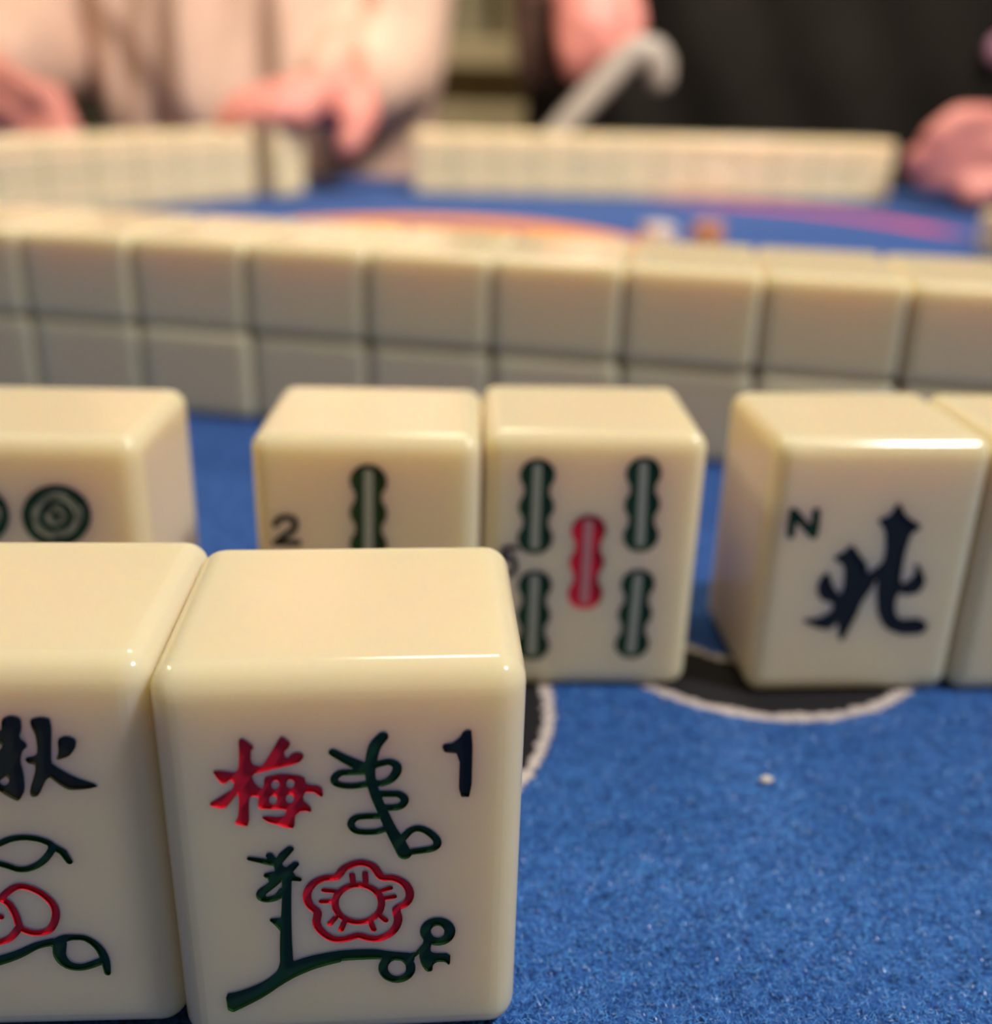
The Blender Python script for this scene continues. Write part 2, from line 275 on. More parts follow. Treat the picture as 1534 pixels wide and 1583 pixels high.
  ('+c', [(6.61,28.89,0.43),(6.47,28.28,0.43),(6.19,27.7,0.43),(5.8,27.17,0.43),(5.31,26.72,0.43),(4.74,26.38,0.43),(4.13,26.17,0.43),(3.5,26.09,0.43),(2.9,26.14,0.43),(2.34,26.34,0.43),(1.86,26.65,0.43),(1.48,27.08,0.43),(1.22,27.6,0.43),(1.09,28.17,0.43),(1.11,28.78,0.43),(1.26,29.39,0.43),(1.54,29.96,0.43),(1.94,30.48,0.43),(2.43,30.92,0.43),(2.99,31.25,0.43),(3.59,31.46,0.43),(4.21,31.54,0.43),(4.81,31.49,0.43),(5.36,31.3,0.43),(5.84,30.99,0.43),(6.22,30.57,0.43),(6.48,30.06,0.43),(6.62,29.5,0.43)]),
  ('+c', [(4.85,28.85,0.3),(4.79,28.63,0.3),(4.69,28.42,0.3),(4.55,28.22,0.3),(4.38,28.06,0.3),(4.17,27.94,0.3),(3.95,27.86,0.3),(3.73,27.83,0.3),(3.51,27.85,0.3),(3.31,27.92,0.3),(3.14,28.03,0.3),(3.0,28.19,0.3),(2.91,28.38,0.3),(2.87,28.59,0.3),(2.87,28.81,0.3),(2.92,29.04,0.3),(3.03,29.25,0.3),(3.17,29.44,0.3),(3.35,29.61,0.3),(3.55,29.73,0.3),(3.77,29.81,0.3),(3.99,29.84,0.3),(4.2,29.82,0.3),(4.4,29.75,0.3),(4.58,29.63,0.3),(4.71,29.48,0.3),(4.81,29.29,0.3),(4.85,29.08,0.3)]),
 ],
 'circle_mark_b': [
  ('+c', [(-2.78,28.7,0.56),(-3.0,27.86,0.56),(-3.4,27.05,0.56),(-3.96,26.31,0.56),(-4.66,25.69,0.56),(-5.45,25.22,0.56),(-6.3,24.92,0.56),(-7.16,24.81,0.56),(-8.0,24.88,0.56),(-8.76,25.15,0.56),(-9.4,25.6,0.56),(-9.9,26.19,0.56),(-10.24,26.91,0.56),(-10.38,27.71,0.56),(-10.33,28.55,0.56),(-10.1,29.39,0.56),(-9.69,30.19,0.56),(-9.12,30.91,0.55),(-8.43,31.51,0.55),(-7.65,31.97,0.55),(-6.82,32.26,0.55),(-5.97,32.37,0.55),(-5.15,32.29,0.55),(-4.4,32.03,0.55),(-3.76,31.6,0.55),(-3.25,31.03,0.55),(-2.91,30.33,0.56),(-2.75,29.54,0.56)]),
  ('+c', [(-4.76,28.66,0.41),(-4.86,28.26,0.41),(-5.05,27.88,0.41),(-5.32,27.53,0.41),(-5.65,27.24,0.41),(-6.03,27.02,0.41),(-6.43,26.87,0.41),(-6.84,26.82,0.41),(-7.24,26.86,0.41),(-7.6,26.99,0.41),(-7.91,27.19,0.41),(-8.15,27.47,0.41),(-8.31,27.81,0.41),(-8.38,28.19,0.41),(-8.36,28.59,0.41),(-8.25,28.99,0.41),(-8.06,29.37,0.41),(-7.79,29.71,0.41),(-7.46,30.0,0.41),(-7.08,30.22,0.41),(-6.68,30.36,0.41),(-6.28,30.41,0.41),(-5.89,30.37,0.41),(-5.53,30.25,0.41),(-5.22,30.04,0.41),(-4.98,29.77,0.41),(-4.82,29.43,0.41),(-4.74,29.06,0.41)]),
  ('+s', [(-6.58,28.62,0.6),(-6.54,28.62,0.6)]),
 ],
 'circle_mark_b_wash': [
  ('+c', [(-3.81,28.68,0.43),(-3.97,28.07,0.43),(-4.26,27.49,0.43),(-4.67,26.96,0.43),(-5.18,26.51,0.43),(-5.75,26.17,0.43),(-6.37,25.96,0.43),(-6.99,25.88,0.43),(-7.6,25.93,0.43),(-8.15,26.13,0.43),(-8.62,26.45,0.43),(-8.99,26.87,0.43),(-9.23,27.39,0.43),(-9.34,27.96,0.43),(-9.31,28.57,0.43),(-9.14,29.18,0.43),(-8.84,29.75,0.43),(-8.43,30.27,0.43),(-7.93,30.71,0.43),(-7.36,31.04,0.43),(-6.75,31.25,0.43),(-6.13,31.33,0.43),(-5.54,31.28,0.43),(-4.99,31.09,0.43),(-4.52,30.78,0.43),(-4.15,30.36,0.43),(-3.91,29.85,0.43),(-3.79,29.28,0.43)]),
  ('+c', [(-5.57,28.64,0.3),(-5.63,28.42,0.3),(-5.74,28.21,0.3),(-5.89,28.01,0.3),(-6.07,27.85,0.3),(-6.27,27.73,0.3),(-6.49,27.65,0.3),(-6.72,27.62,0.3),(-6.93,27.64,0.3),(-7.13,27.71,0.3),(-7.3,27.82,0.3),(-7.43,27.98,0.3),(-7.52,28.17,0.3),(-7.56,28.38,0.3),(-7.55,28.6,0.3),(-7.49,28.83,0.3),(-7.38,29.04,0.3),(-7.23,29.23,0.3),(-7.05,29.4,0.3),(-6.84,29.52,0.3),(-6.62,29.6,0.3),(-6.4,29.63,0.3),(-6.19,29.61,0.3),(-5.99,29.54,0.3),(-5.82,29.42,0.3),(-5.69,29.27,0.3),(-5.6,29.08,0.3),(-5.56,28.87,0.3)]),
 ],
 'two_num': [
  ('+s', [(-12.05,26.74,0.37),(-11.54,27.53,0.37),(-10.59,27.86,0.37),(-9.6,27.57,0.37),(-9.41,26.67,0.37),(-9.99,25.74,0.38),(-11.21,24.93,0.38),(-11.95,24.13,0.38)]),
  ('+s', [(-12.19,24.05,0.38),(-9.13,24.11,0.38)]),
 ],
 'bamboo_two': [
  ('+s', [(0.39,33.26,2.35),(0.4,33.26,2.35)]),
  ('+s', [(0.3,28.69,2.38),(0.31,28.69,2.38)]),
  ('+s', [(0.21,23.99,2.41),(0.22,23.99,2.41)]),
  ('+s', [(0.39,33.26,1.69),(0.21,23.99,1.73)]),
 ],
 'bamboo_two_slot': [
  ('+s', [(0.41,34.35,0.61),(0.18,22.85,0.63)]),
 ],
 'bamboo_tl': [
  ('+s', [(-7.85,33.54,2.29),(-7.84,33.54,2.29)]),
  ('+s', [(-7.83,28.91,2.32),(-7.82,28.91,2.32)]),
  ('+s', [(-7.81,24.16,2.34),(-7.8,24.16,2.34)]),
  ('+s', [(-7.85,33.54,1.65),(-7.81,24.16,1.69)]),
 ],
 'bamboo_tl_slot': [
  ('+s', [(-7.86,34.63,0.59),(-7.8,23.0,0.61)]),
 ],
 'bamboo_tr': [
  ('+s', [(6.34,33.94,2.3),(6.36,33.94,2.3)]),
  ('+s', [(6.51,29.36,2.33),(6.52,29.36,2.33)]),
  ('+s', [(6.68,24.67,2.36),(6.69,24.67,2.36)]),
  ('+s', [(6.34,33.94,1.66),(6.68,24.67,1.7)]),
 ],
 'bamboo_tr_slot': [
  ('+s', [(6.3,35.03,0.6),(6.72,23.52,0.62)]),
 ],
 'bamboo_red': [
  ('+s', [(-0.55,25.4,2.29),(-0.54,25.4,2.29)]),
  ('+s', [(-0.51,20.59,2.32),(-0.5,20.59,2.32)]),
  ('+s', [(-0.47,15.65,2.35),(-0.45,15.65,2.35)]),
  ('+s', [(-0.55,25.4,1.65),(-0.47,15.65,1.69)]),
 ],
 'bamboo_red_slot': [
  ('+s', [(-0.56,26.54,0.59),(-0.46,14.44,0.61)]),
 ],
 'bamboo_bl': [
  ('+s', [(-7.58,16.89,2.28),(-7.57,16.89,2.28)]),
  ('+s', [(-7.58,12.08,2.3),(-7.56,12.08,2.3)]),
  ('+s', [(-7.58,7.15,2.33),(-7.56,7.15,2.33)]),
  ('+s', [(-7.58,16.89,1.64),(-7.58,7.15,1.68)]),
 ],
 'bamboo_bl_slot': [
  ('+s', [(-7.58,18.03,0.59),(-7.58,5.95,0.61)]),
 ],
 'bamboo_br': [
  ('+s', [(6.83,17.16,2.29),(6.84,17.16,2.29)]),
  ('+s', [(6.78,12.42,2.32),(6.8,12.42,2.32)]),
  ('+s', [(6.73,7.56,2.35),(6.75,7.56,2.35)]),
  ('+s', [(6.83,17.16,1.65),(6.73,7.56,1.69)]),
 ],
 'bamboo_br_slot': [
  ('+s', [(6.84,18.28,0.59),(6.72,6.38,0.61)]),
 ],
 'five_num': [
  ('+s', [(-10.41,22.58,0.34),(-11.95,22.56,0.34),(-12.07,20.93,0.34),(-11.24,21.32,0.34),(-10.54,20.63,0.34),(-10.5,19.43,0.34),(-11.15,18.47,0.34),(-12.06,18.62,0.34)]),
 ],
 'north_letter': [
  ('+p', [(-12.48,29.72),(-11.57,29.72),(-9.14,26.91),(-9.28,29.7),(-8.22,29.7),(-8.04,25.24),(-9.06,25.24),(-11.41,28.08),(-11.34,25.26),(-12.35,25.27)]),
 ],
 'north_char': [
  ('+p', [(2.51,30.71),(3.83,28.47),(6.56,26.79),(5.06,25.96),(4.68,22.75),(4.83,17.74),(6.21,18.59),(6.82,19.63),(6.5,21.43),(7.72,19.97),(8.51,18.22),(7.84,16.64),(6.32,16.21),(4.79,16.69),(4.65,14.74),(5.12,12.95),(6.05,12.22),(8.61,12.43),(10.15,11.43),(9.72,9.91),(6.48,9.75),(4.03,10.81),(2.53,12.99),(1.78,16.2),(1.41,19.17),(0.84,17.44),(-0.23,15.17),(-0.58,13.4),(-2.1,8.66),(-2.76,9.83),(-3.15,12.36),(-4.05,10.87),(-5.66,10.97),(-8.68,12.45),(-6.22,12.59),(-4.23,13.81),(-4.31,15.23),(-6.0,15.53),(-6.91,17.02),(-6.85,18.75),(-5.74,20.19),(-4.95,18.04),(-3.58,16.27),(-3.16,17.67),(-3.52,21.06),(-5.47,22.17),(-3.85,23.17),(-3.08,24.25),(-2.13,23.16),(-0.39,21.09),(-0.13,19.54),(1.92,21.41),(1.83,23.8),(1.32,26.49),(-0.05,28.0),(1.6,28.48)]),
 ],
}


def chaikin(pts, n=1):
    p = np.array(pts, float)
    for _ in range(n):
        q = np.roll(p, -1, axis=0)
        p = np.stack([.8 * p + .2 * q, .2 * p + .8 * q], 1).reshape(-1, 2)
    return p

def smooth_open(pts, closed):
    p = np.array(pts, float)
    if len(p) < 4: return p
    n = len(p); out = []
    rngi = range(n) if closed else range(n - 1)
    for i in rngi:
        g = (lambda k: p[k % n]) if closed else (lambda k: p[min(max(k, 0), n - 1)])
        a, b, c, d = g(i - 1), g(i), g(i + 1), g(i + 2)
        for t in (0, .25, .5, .75):
            out.append(.5 * ((2 * b) + (-a + c) * t + (2 * a - 5 * b + 4 * c - d) * t * t + (-a + 3 * b - 3 * c + d) * t ** 3))
    if not closed: out.append(p[-1])
    return np.array(out)

def seg_dist(P, a, b):
    ab = b[:2] - a[:2]; L = float(ab @ ab) or 1e-9
    t = np.clip(((P - a[:2]) @ ab) / L, 0, 1)
    d = np.hypot(*(P - a[:2] - t[:, None] * ab).T)
    return d, t

def sdf(shape, P):
    best = np.full(len(P), 9.0); cuts = []
    for op, pts in shape:
        if op[1] == 'p':
            q = chaikin(pts); n = len(q)
            d = np.full(len(P), 9.0); inside = np.zeros(len(P), bool)
            for i in range(n):
                a, b = q[i], q[(i + 1) % n]
                d = np.minimum(d, seg_dist(P, a, b)[0])
                cr = (a[1] > P[:, 1]) != (b[1] > P[:, 1])
                with np.errstate(divide='ignore', invalid='ignore'):
                    xi = (b[0] - a[0]) * (P[:, 1] - a[1]) / (b[1] - a[1]) + a[0]
                inside ^= cr & (P[:, 0] < xi)
            d = np.where(inside, -d, d)
            if op[0] == '-': cuts.append(d)
            else: best = np.minimum(best, d)
        else:
            q = smooth_open(pts, op[1] == 'c'); n = len(q)
            for i in range(n if op[1] == 'c' else n - 1):
                a, b = q[i], q[(i + 1) % n]
                d, t = seg_dist(P, a, b)
                best = np.minimum(best, d - (a[2] + (b[2] - a[2]) * t))
    for d in cuts: best = np.maximum(best, -d)
    return best

def contours(shape, level, step=0.085):
    pts = np.array([p[:2] for _, l in shape for p in l])
    mg = max([p[2] for _, l in shape for p in l if len(p) > 2] + [0]) + .6
    lo = pts.min(0) - mg; hi = pts.max(0) + mg
    nx = int((hi[0] - lo[0]) / step) + 2; ny = int((hi[1] - lo[1]) / step) + 2
    X, Y = np.meshgrid(lo[0] + step * np.arange(nx), lo[1] + step * np.arange(ny), indexing='ij')
    V = sdf(shape, np.stack([X.ravel(), Y.ravel()], -1)).reshape(nx, ny) - level
    V[np.abs(V) < 1e-6] = 1e-6
    S = V < 0
    k = S[:-1, :-1] * 1 + S[1:, :-1] * 2 + S[1:, 1:] * 4 + S[:-1, 1:] * 8
    nxt = {}
    def ep(i, j, e):
        # canonical edge id
        return ((i, j, 0), (i + 1, j, 1), (i, j + 1, 0), (i, j, 1))[e]
    def pos(id_):
        i, j, o = id_
        v0 = V[i, j]; v1 = V[i + 1, j] if o == 0 else V[i, j + 1]
        t = v0 / (v0 - v1)
        return (lo[0] + step * (i + (t if o == 0 else 0)), lo[1] + step * (j + (t if o == 1 else 0)))
    T = {1: [(3, 0)], 2: [(0, 1)], 3: [(3, 1)], 4: [(1, 2)], 5: [(3, 0), (1, 2)], 6: [(0, 2)], 7: [(3, 2)], 8: [(2, 3)], 9: [(2, 0)],
         10: [(0, 1), (2, 3)], 11: [(2, 1)], 12: [(1, 3)], 13: [(1, 0)], 14: [(0, 3)]}
    for i, j in zip(*np.nonzero((k > 0) & (k < 15))):
        for a, b in T[int(k[i, j])]: nxt[ep(i, j, a)] = ep(i, j, b)
    loops = []
    while nxt:
        s = next(iter(nxt)); loop = [s]; cur = nxt.pop(s)
        while cur != s and cur in nxt:
            loop.append(cur); cur = nxt.pop(cur)
        P = np.array([pos(q) for q in loop])
        if len(P) < 8: continue
        # drop nearly straight points
        keep = []
        last = P[-1]
        for n in range(len(P)):
            a, b, c = last, P[n], P[(n + 1) % len(P)]
            ac = c - a; h = abs(ac[0] * (b - a)[1] - ac[1] * (b - a)[0]) / (np.hypot(*ac) + 1e-9)
            if h > 0.006 or np.hypot(*(b - a)) > 0.5: keep.append(b); last = b
        if len(keep) > 3: loops.append(np.array(keep))
    return loops

def cdt(shape, level, loops, outer=None):
    vs = []; es = []
    if outer is not None:
        vs += [Vector(p) for p in outer]; n = len(outer)
        es += [(i, (i + 1) % n) for i in range(n)]
    for L in loops:
        b = len(vs); n = len(L)
        vs += [Vector((float(p[0]), float(p[1]))) for p in L]
        es += [(b + i, b + (i + 1) % n) for i in range(n)]
    r = delaunay_2d_cdt(vs, es, [], 0, 1e-6)
    V = np.array([(v.x, v.y) for v in r[0]]); F = [tuple(f) for f in r[2]]
    cen = np.array([V[list(f)].mean(0) for f in F])
    s = sdf(shape, cen) - level
    ins = [f for f, q in zip(F, s) if q < 0]; outs = [f for f, q in zip(F, s) if q >= 0]
    return V, ins, outs

def engraving_mesh(name, shape, level=0.05, depth=0.27, top=0.015):
    loops = contours(shape, level)
    V, ins, _ = cdt(shape, level, loops)
    verts = [(x, depth, z) for x, z in V]; faces = [f for f in ins]
    for L in loops:
        b = len(verts); n = len(L)
        verts += [(x, depth, z) for x, z in L] + [(x, top, z) for x, z in L]
        faces += [(b + i, b + (i + 1) % n, b + n + (i + 1) % n, b + n + i) for i in range(n)]
    me = bpy.data.meshes.new(name)
    me.from_pydata([(x * MM, y * MM, z * MM) for x, y, z in verts], [], faces); me.update()
    bm = bmesh.new(); bm.from_mesh(me); bmesh.ops.remove_doubles(bm, verts=bm.verts, dist=2e-7)
    bmesh.ops.recalc_face_normals(bm, faces=bm.faces)
    bm.to_mesh(me); bm.free()
    return me

TW, TH, TD, TR = 30.0, 39.356, 22.54, 2.4
def tile_mesh(name, marks=()):
    """ivory tile standing upright: x across, y away from the viewer (0..TD), z up; marks cut into the y=0 face"""
    bm = bmesh.new(); bmesh.ops.create_cube(bm, size=1)
    for v in bm.verts:
        v.co = Vector((v.co.x * TW, (v.co.y + .5) * TD, (v.co.z + .5) * TH))
    bmesh.ops.bevel(bm, geom=bm.edges[:], offset=TR, segments=6, profile=.5, affect='EDGES')
    if marks:
        shape = [s for mk in marks for s in mk]
        for f in list(bm.faces):
            if f.calc_area() > 300 and f.normal.y < -.99:
                outer = [(v.co.x, v.co.z) for v in f.verts]; bm.faces.remove(f)
        loops = contours(shape, 0.07)
        V, ins, outs = cdt(shape, 0.07, loops, outer)
        def add(vs, fs):
            bv = [bm.verts.new(v) for v in vs]
            for f in fs:
                try: bm.faces.new([bv[i] for i in f])
                except ValueError: pass
        add([(x, 0, z) for x, z in V], outs)
        dp = 0.34
        add([(x, dp, z) for x, z in V], ins)
        for L in loops:
            n = len(L)
            add([(x, 0, z) for x, z in L] + [(x, dp, z) for x, z in L], [(i, (i + 1) % n, n + (i + 1) % n, n + i) for i in range(n)])
        for v in [v for v in bm.verts if not v.link_faces]: bm.verts.remove(v)
        bmesh.ops.remove_doubles(bm, verts=bm.verts, dist=2e-4)
        bmesh.ops.recalc_face_normals(bm, faces=bm.faces)
    bm.normal_update()
    me = bpy.data.meshes.new(name); bm.to_mesh(me); bm.free()
    co = np.empty(len(me.vertices) * 3); me.vertices.foreach_get('co', co); co = co.reshape(-1, 3)
    lo = np.array([-TW / 2 + TR, TR, TR]); hi = np.array([TW / 2 - TR, TD - TR, TH - TR])
    nn = co - np.clip(co, lo, hi); ln = np.linalg.norm(nn, axis=1, keepdims=True)
    nn = np.where(ln > 1e-6, nn / np.maximum(ln, 1e-9), 0)
    normals = []
    for p in me.polygons:
        p.use_smooth = True
        flat = all(co[v, 1] < 0.4 for v in p.vertices) and abs(p.normal.y) > .98 or any(np.allclose(nn[v], 0) for v in p.vertices)
        cavity = any(0.01 < co[v, 1] < .36 and abs(co[v, 0]) < TW / 2 - TR and TR < co[v, 2] < TH - TR for v in p.vertices)
        for v in p.vertices:
            normals.append(tuple(p.normal) if (flat or cavity) else tuple(nn[v]))
    me.vertices.foreach_set('co', (co * MM).ravel())
    me.update()
    me.normals_split_custom_set(normals)
    return me

PLAIN_TILE = tile_mesh('mahjong_tile_plain'); PLAIN_TILE.materials.append(M_IVORY)

def standing_tile(pose, label, marks=(), group='ivory mahjong tiles standing on edge'):
    """marks: (part name, glyph key, material, label)"""
    x, y, a = pose
    loc = (x * MM, y * MM, TZ)
    if not marks:
        o = link('mahjong_tile', PLAIN_TILE); o.location = loc; o.rotation_euler = (0, 0, a)
        return tag(o, label, 'mahjong tile', group)
    t = empty('mahjong_tile', loc, a, label, 'mahjong tile', group)
    # marks that touch another mark (the pale lining of a bamboo) are cut together with it
    me = tile_mesh('engraved_tile_body', [GLYPHS[k] for _, k, _, _ in marks])
    link('tile_body', me, M_IVORY, t)
    for nm, k, mat, lab in marks:
        shape = GLYPHS[k]
        o = link(nm, engraving_mesh(nm, shape), mat, t)
        if lab: o['label'] = lab
        if k + '_slot' in GLYPHS:
            link('pale_line', engraving_mesh('pale_line', GLYPHS[k + '_slot'], 0.0, 0.20, 0.26), M_WASHR if 'red' in k else M_WASH, o)
    return t

def flat_tile(x, y, z, a, label, group):
    """tile lying face down, short side across, long side away from the viewer; x,y = middle of the near edge, mm"""
    o = link('mahjong_tile', PLAIN_TILE)
    # upright tile -> lying: rotate about x so that height points away (y) and depth points up (z)
    R = Matrix.Rotation(a, 4, 'Z') @ Matrix.Rotation(-math.pi / 2, 4, 'X')
    # local (x,y,z) -> (x, z, -y): lift by depth
    o.matrix_world = Matrix.Translation((x * MM, y * MM, TZ + (z + TD) * MM)) @ R
    return tag(o, label, 'mahjong tile', group)

# ------------------------------------------------------------------ the room
def struct(name, me, mat, parent=None):
    o = link(name, me, mat, parent); o['kind'] = 'structure'; return o
struct('floor', box_mesh('floor', -2.6, 2.6, -2.6, 3.2, -0.06, 0.0), M_FLOOR)
struct('wall_back', box_mesh('wall_back', -2.6, 2.6, 3.2, 3.3, 0, 2.5), M_WALL)
struct('wall_left', box_mesh('wall_left', -2.7, -2.6, -2.6, 3.2, 0, 2.5), M_WALL)
struct('wall_right', box_mesh('wall_right', 2.6, 2.7, -2.6, 3.2, 0, 2.5), M_WALL)
struct('ceiling', box_mesh('ceiling', -2.6, 2.6, -2.6, 3.2, 2.5, 2.56), M_CEIL)

# bookcase seen between the two people
t = empty('bookcase', (-0.10, 2.05, 0), 0, 'low cream bookcase between the two seated people', 'bookcase')
link('back_panel', box_mesh('back_panel', -.45, .45, .12, .135, 0.0, 1.30), M_SHELF, t)
for x in (-.47, .45): link('side_panel', box_mesh('side_panel', x, x + .02, 0, .135, 0, 1.30, .002), M_CREAM, t)
for z0, z1 in ((0.06, 0.09), (0.40, 0.43), (0.672, 0.772), (0.842, 0.898), (1.12, 1.15), (1.27, 1.30)):
    link('shelf_board', box_mesh('shelf_board', -.45, .45, 0, .12, z0, z1, .003), M_CREAM, t)
for x0, x1, h, mt, lab in ((-.43, -.115, .14, M_BOX, 'dull olive storage box on the bookcase shelf'), (-.10, .06, .10, M_BOX2, 'stone coloured storage box on the bookcase shelf'), (.08, .40, .16, M_BOX, 'olive storage box at the right of the bookcase shelf')):
    b = empty('storage_box', (-0.10 + (x0 + x1) / 2, 2.06, 0.8985), 0, lab, 'box', 'storage boxes on the bookcase')
    w = (x1 - x0) / 2
    link('box_body', box_mesh('box_body', -w, w, 0, .10, 0, h - .03, .003), mt, b)
    link('box_lid', box_mesh('box_lid', -w - .002, w + .002, -.002, .102, h - .03, h, .003), mt, b)

# ------------------------------------------------------------------ table and felt
tb = empty('table', (0, 0.36, 0), 0, 'dark wooden games table under the blue felt mat', 'table')
link('table_top', box_mesh('table_top', -.62, .62, -.50, .49, TZ - .045, TZ - .003, .004), M_WOOD, tb)
for sx in (-1, 1):
    for y in (-.44, .43): link('leg', box_mesh('leg', sx * .56 - .03, sx * .56 + .03, y - .03, y + .03, 0, TZ - .045, .004), M_WOOD, tb)
mt = empty('felt_mat', (0, 0, TZ), 0, 'blue felt mat with white-edged black rings and an orange disc', 'table mat')
link('felt_sheet', box_mesh('felt_sheet', -.60, .60, -.12, .84, -.003, 0.0), M_FELT, mt)

# ------------------------------------------------------------------ tiles: the two nearest, with flowers
P_, U_, B_, A_, N_, C_ = ((-11.697, 62.315, 0.08074), (-41.826, 61.878, 0.05500), (13.582, 116.273, 0.04057), (-16.784, 113.044, 0.01821), (52.232, 116.781, 0.07561), (-59.900, 109.400, 0.02000))
G1 = 'engraved mahjong tiles standing on the mat'
standing_tile(P_, 'nearest ivory tile with red plum character, red blossom, green branch and numeral 1',
    [('red_character', 'plum_char', M_RED, 'engraved red plum character'), ('leaf_sprig', 'plum_sprig', M_GREEN, 'engraved green sprig with looped leaves'),
     ('numeral', 'plum_one', M_BLACK, 'engraved black numeral 1'), ('branch', 'plum_branch', M_GREEN, 'engraved green bent branch'),
     ('blossom', 'plum_flower', M_RED, 'engraved red five-petal blossom')], G1)
standing_tile(U_, 'ivory tile with black autumn character and red flower, left of the plum tile',
    [('black_character', 'autumn_char', M_OLIVE, 'engraved black autumn character'), ('leaf_sprig', 'autumn_leaves', M_GREEN, 'engraved green leaves and stem'),
     ('blossom', 'autumn_flower', M_RED, 'engraved red flower outline')], G1)
# second row
standing_tile(C_, 'ivory tile with green concentric circles behind the autumn tile',
    [('circle', 'circle_mark', M_GREEN, 'engraved dark green concentric rings'), ('circle_wash', 'circle_mark_wash', M_WASH, 'grey green lining of the rings'),
     ('circle', 'circle_mark_b', M_GREEN, 'engraved dark green concentric rings'), ('circle_wash', 'circle_mark_b_wash', M_WASH, 'grey green lining of the rings')], G1)
standing_tile(A_, 'ivory tile with numeral 2 and one green bamboo stick showing behind the plum tile',
    [('numeral', 'two_num', M_BLACK, 'engraved black numeral 2'), ('bamboo', 'bamboo_two', M_GREEN, 'engraved green bamboo stick'), ], G1)
standing_tile(B_, 'ivory tile with four green bamboo sticks around a red one',
    [('bamboo', 'bamboo_tl', M_GREEN, 'engraved green bamboo stick'), ('bamboo', 'bamboo_tr', M_GREEN, 'engraved green bamboo stick'),
     ('bamboo', 'bamboo_bl', M_GREEN, 'engraved green bamboo stick'), ('bamboo', 'bamboo_br', M_GREEN, 'engraved green bamboo stick'),
     ('bamboo', 'bamboo_red', M_RED, 'engraved red bamboo stick'), ('numeral', 'five_num', M_BLACK, 'engraved black numeral 5')], G1)
standing_tile(N_, 'ivory tile with a letter N and black north character',
    [('letter', 'north_letter', M_GREEN, 'engraved dark letter N'), ('black_character', 'north_char', M_BLACK, 'engraved black north character')], G1)
nx, ny, na = N_
standing_tile((nx + 30.25 * math.cos(na) , ny + 30.25 * math.sin(na) - 0.6, na), 'ivory tile right of the N tile, cut by the right edge')

ORD = ['first', 'second', 'third', 'fourth', 'fifth', 'sixth', 'seventh', 'eighth', 'ninth', 'tenth', 'eleventh', 'twelfth', 'thirteenth', 'fourteenth']
def jit(s): return random.uniform(-s, s)

# nearest wall, two layers, running across the picture
wx, wy, wa = -2.02, 212.97, -0.18665
ca, sa = math.cos(wa), math.sin(wa)
for layer in (0, 1):
    for k in range(-6, 5):
        s = (k + .5) * 30.15 + jit(.12) + (0.5 if layer == 0 else 0); d = jit(.35)
        flat_tile(wx + s * ca - d * sa, wy + s * sa + d * ca, layer * (TD + .02), wa + jit(.006),
                  'ivory tile, %s from the left end in the %s layer of the nearest wall' % (ORD[k + 6], ('lower', 'upper')[layer]),
                  'nearest tile wall')
# far wall in front of the person in black
fa = math.atan2(20.4, 362.6); ca, sa = math.cos(fa), math.sin(fa)
for layer in (0, 1):
    for k in range(12):
        s = (k + .5) * 30.2 + jit(.12); d = jit(.5)
        flat_tile(-65.7 + s * ca - d * sa, 721 + s * sa + d * ca, layer * (TD + .02), fa + jit(.008),
                  'ivory tile, %s from the left in the %s layer of the far wall' % (ORD[k], ('lower', 'upper')[layer]), 'far tile wall')
# slanting wall at the left and the loose stack beyond its end
la = math.atan2(146, 108)
lx, ly = -170.7, 674.0                      # far end of its inner edge
ux, uy = math.cos(la), math.sin(la)
for layer in (0, 1):
    for k in range(8):
        s = -(k + .5) * 30.2 + jit(.15)
        flat_tile(lx + s * ux, ly + s * uy, layer * (TD + .02), la + jit(.008),
                  'ivory tile, %s from the far end in the %s layer of the left wall' % (ORD[k], ('lower', 'upper')[layer]), 'left tile wall')
for layer in (0, 1):
    s = 11 + 15.1
    flat_tile(lx + s * ux + 5, ly + s * uy - 3, layer * (TD + .02), la + .10 + jit(.01),
              '%s ivory tile of the loose stack under the hand' % ('lower', 'upper')[layer], 'loose stack under the hand')
flat_tile(280, 487, 0, 0.12, 'single ivory tile lying at the right edge beyond the nearest wall', 'loose tile')

# ------------------------------------------------------------------ dice, lint
def die(x, y, a, mat, pip, label):
    e = empty('die', (x * MM, y * MM, TZ), a, label, 'die', 'dice in the middle of the mat')
    link('cube', box_mesh('cube', -.007, .007, -.007, .007, 0, .014, .0016, 3), mat, e)
    bm = bmesh.new()
    def pipat(p, n):
        m = Matrix.Translation(p) @ Vector(n).to_track_quat('Z', 'Y').to_matrix().to_4x4()
        bmesh.ops.create_cone(bm, cap_ends=True, segments=10, radius1=.0014, radius2=.0012, depth=.0003, matrix=m)
    for px, pz in ((-.0035, .0035), (.0035, .0105), (0, .007)): pipat((px, -.007, pz), (0, -1, 0))
    for px, py in ((-.0035, -.0035), (.0035, .0035), (-.0035, .0035), (.0035, -.0035)): pipat((px, py, .014), (0, 0, 1))
    for py, pz in ((-.0035, .0035), (.0035, .0105)): pipat((.007, py, pz), (1, 0, 0)); pipat((-.007, py, pz), (-1, 0, 0))
    link('pips', bm_mesh('pips', bm), pip, e)
die(82, 497, .35, M_DIE, M_BLACK, 'white die on the mat behind the nearest wall')
die(110, 507, -.5, M_DIEO, M_DIE, 'pale orange die right of the white die')
bm = bmesh.new(); bmesh.ops.create_icosphere(bm, subdivisions=2, radius=.00055)
for v in bm.verts: v.co = Vector((v.co.x * 1.5, v.co.y * .8, v.co.z * .7)) * (1 + .35 * math.sin(9000 * v.co.x + 7000 * v.co.y))
o = link('lint_speck', bm_mesh('lint_speck', bm, True), M_LINT); o.location = (.0355, .0976, TZ + .0005)
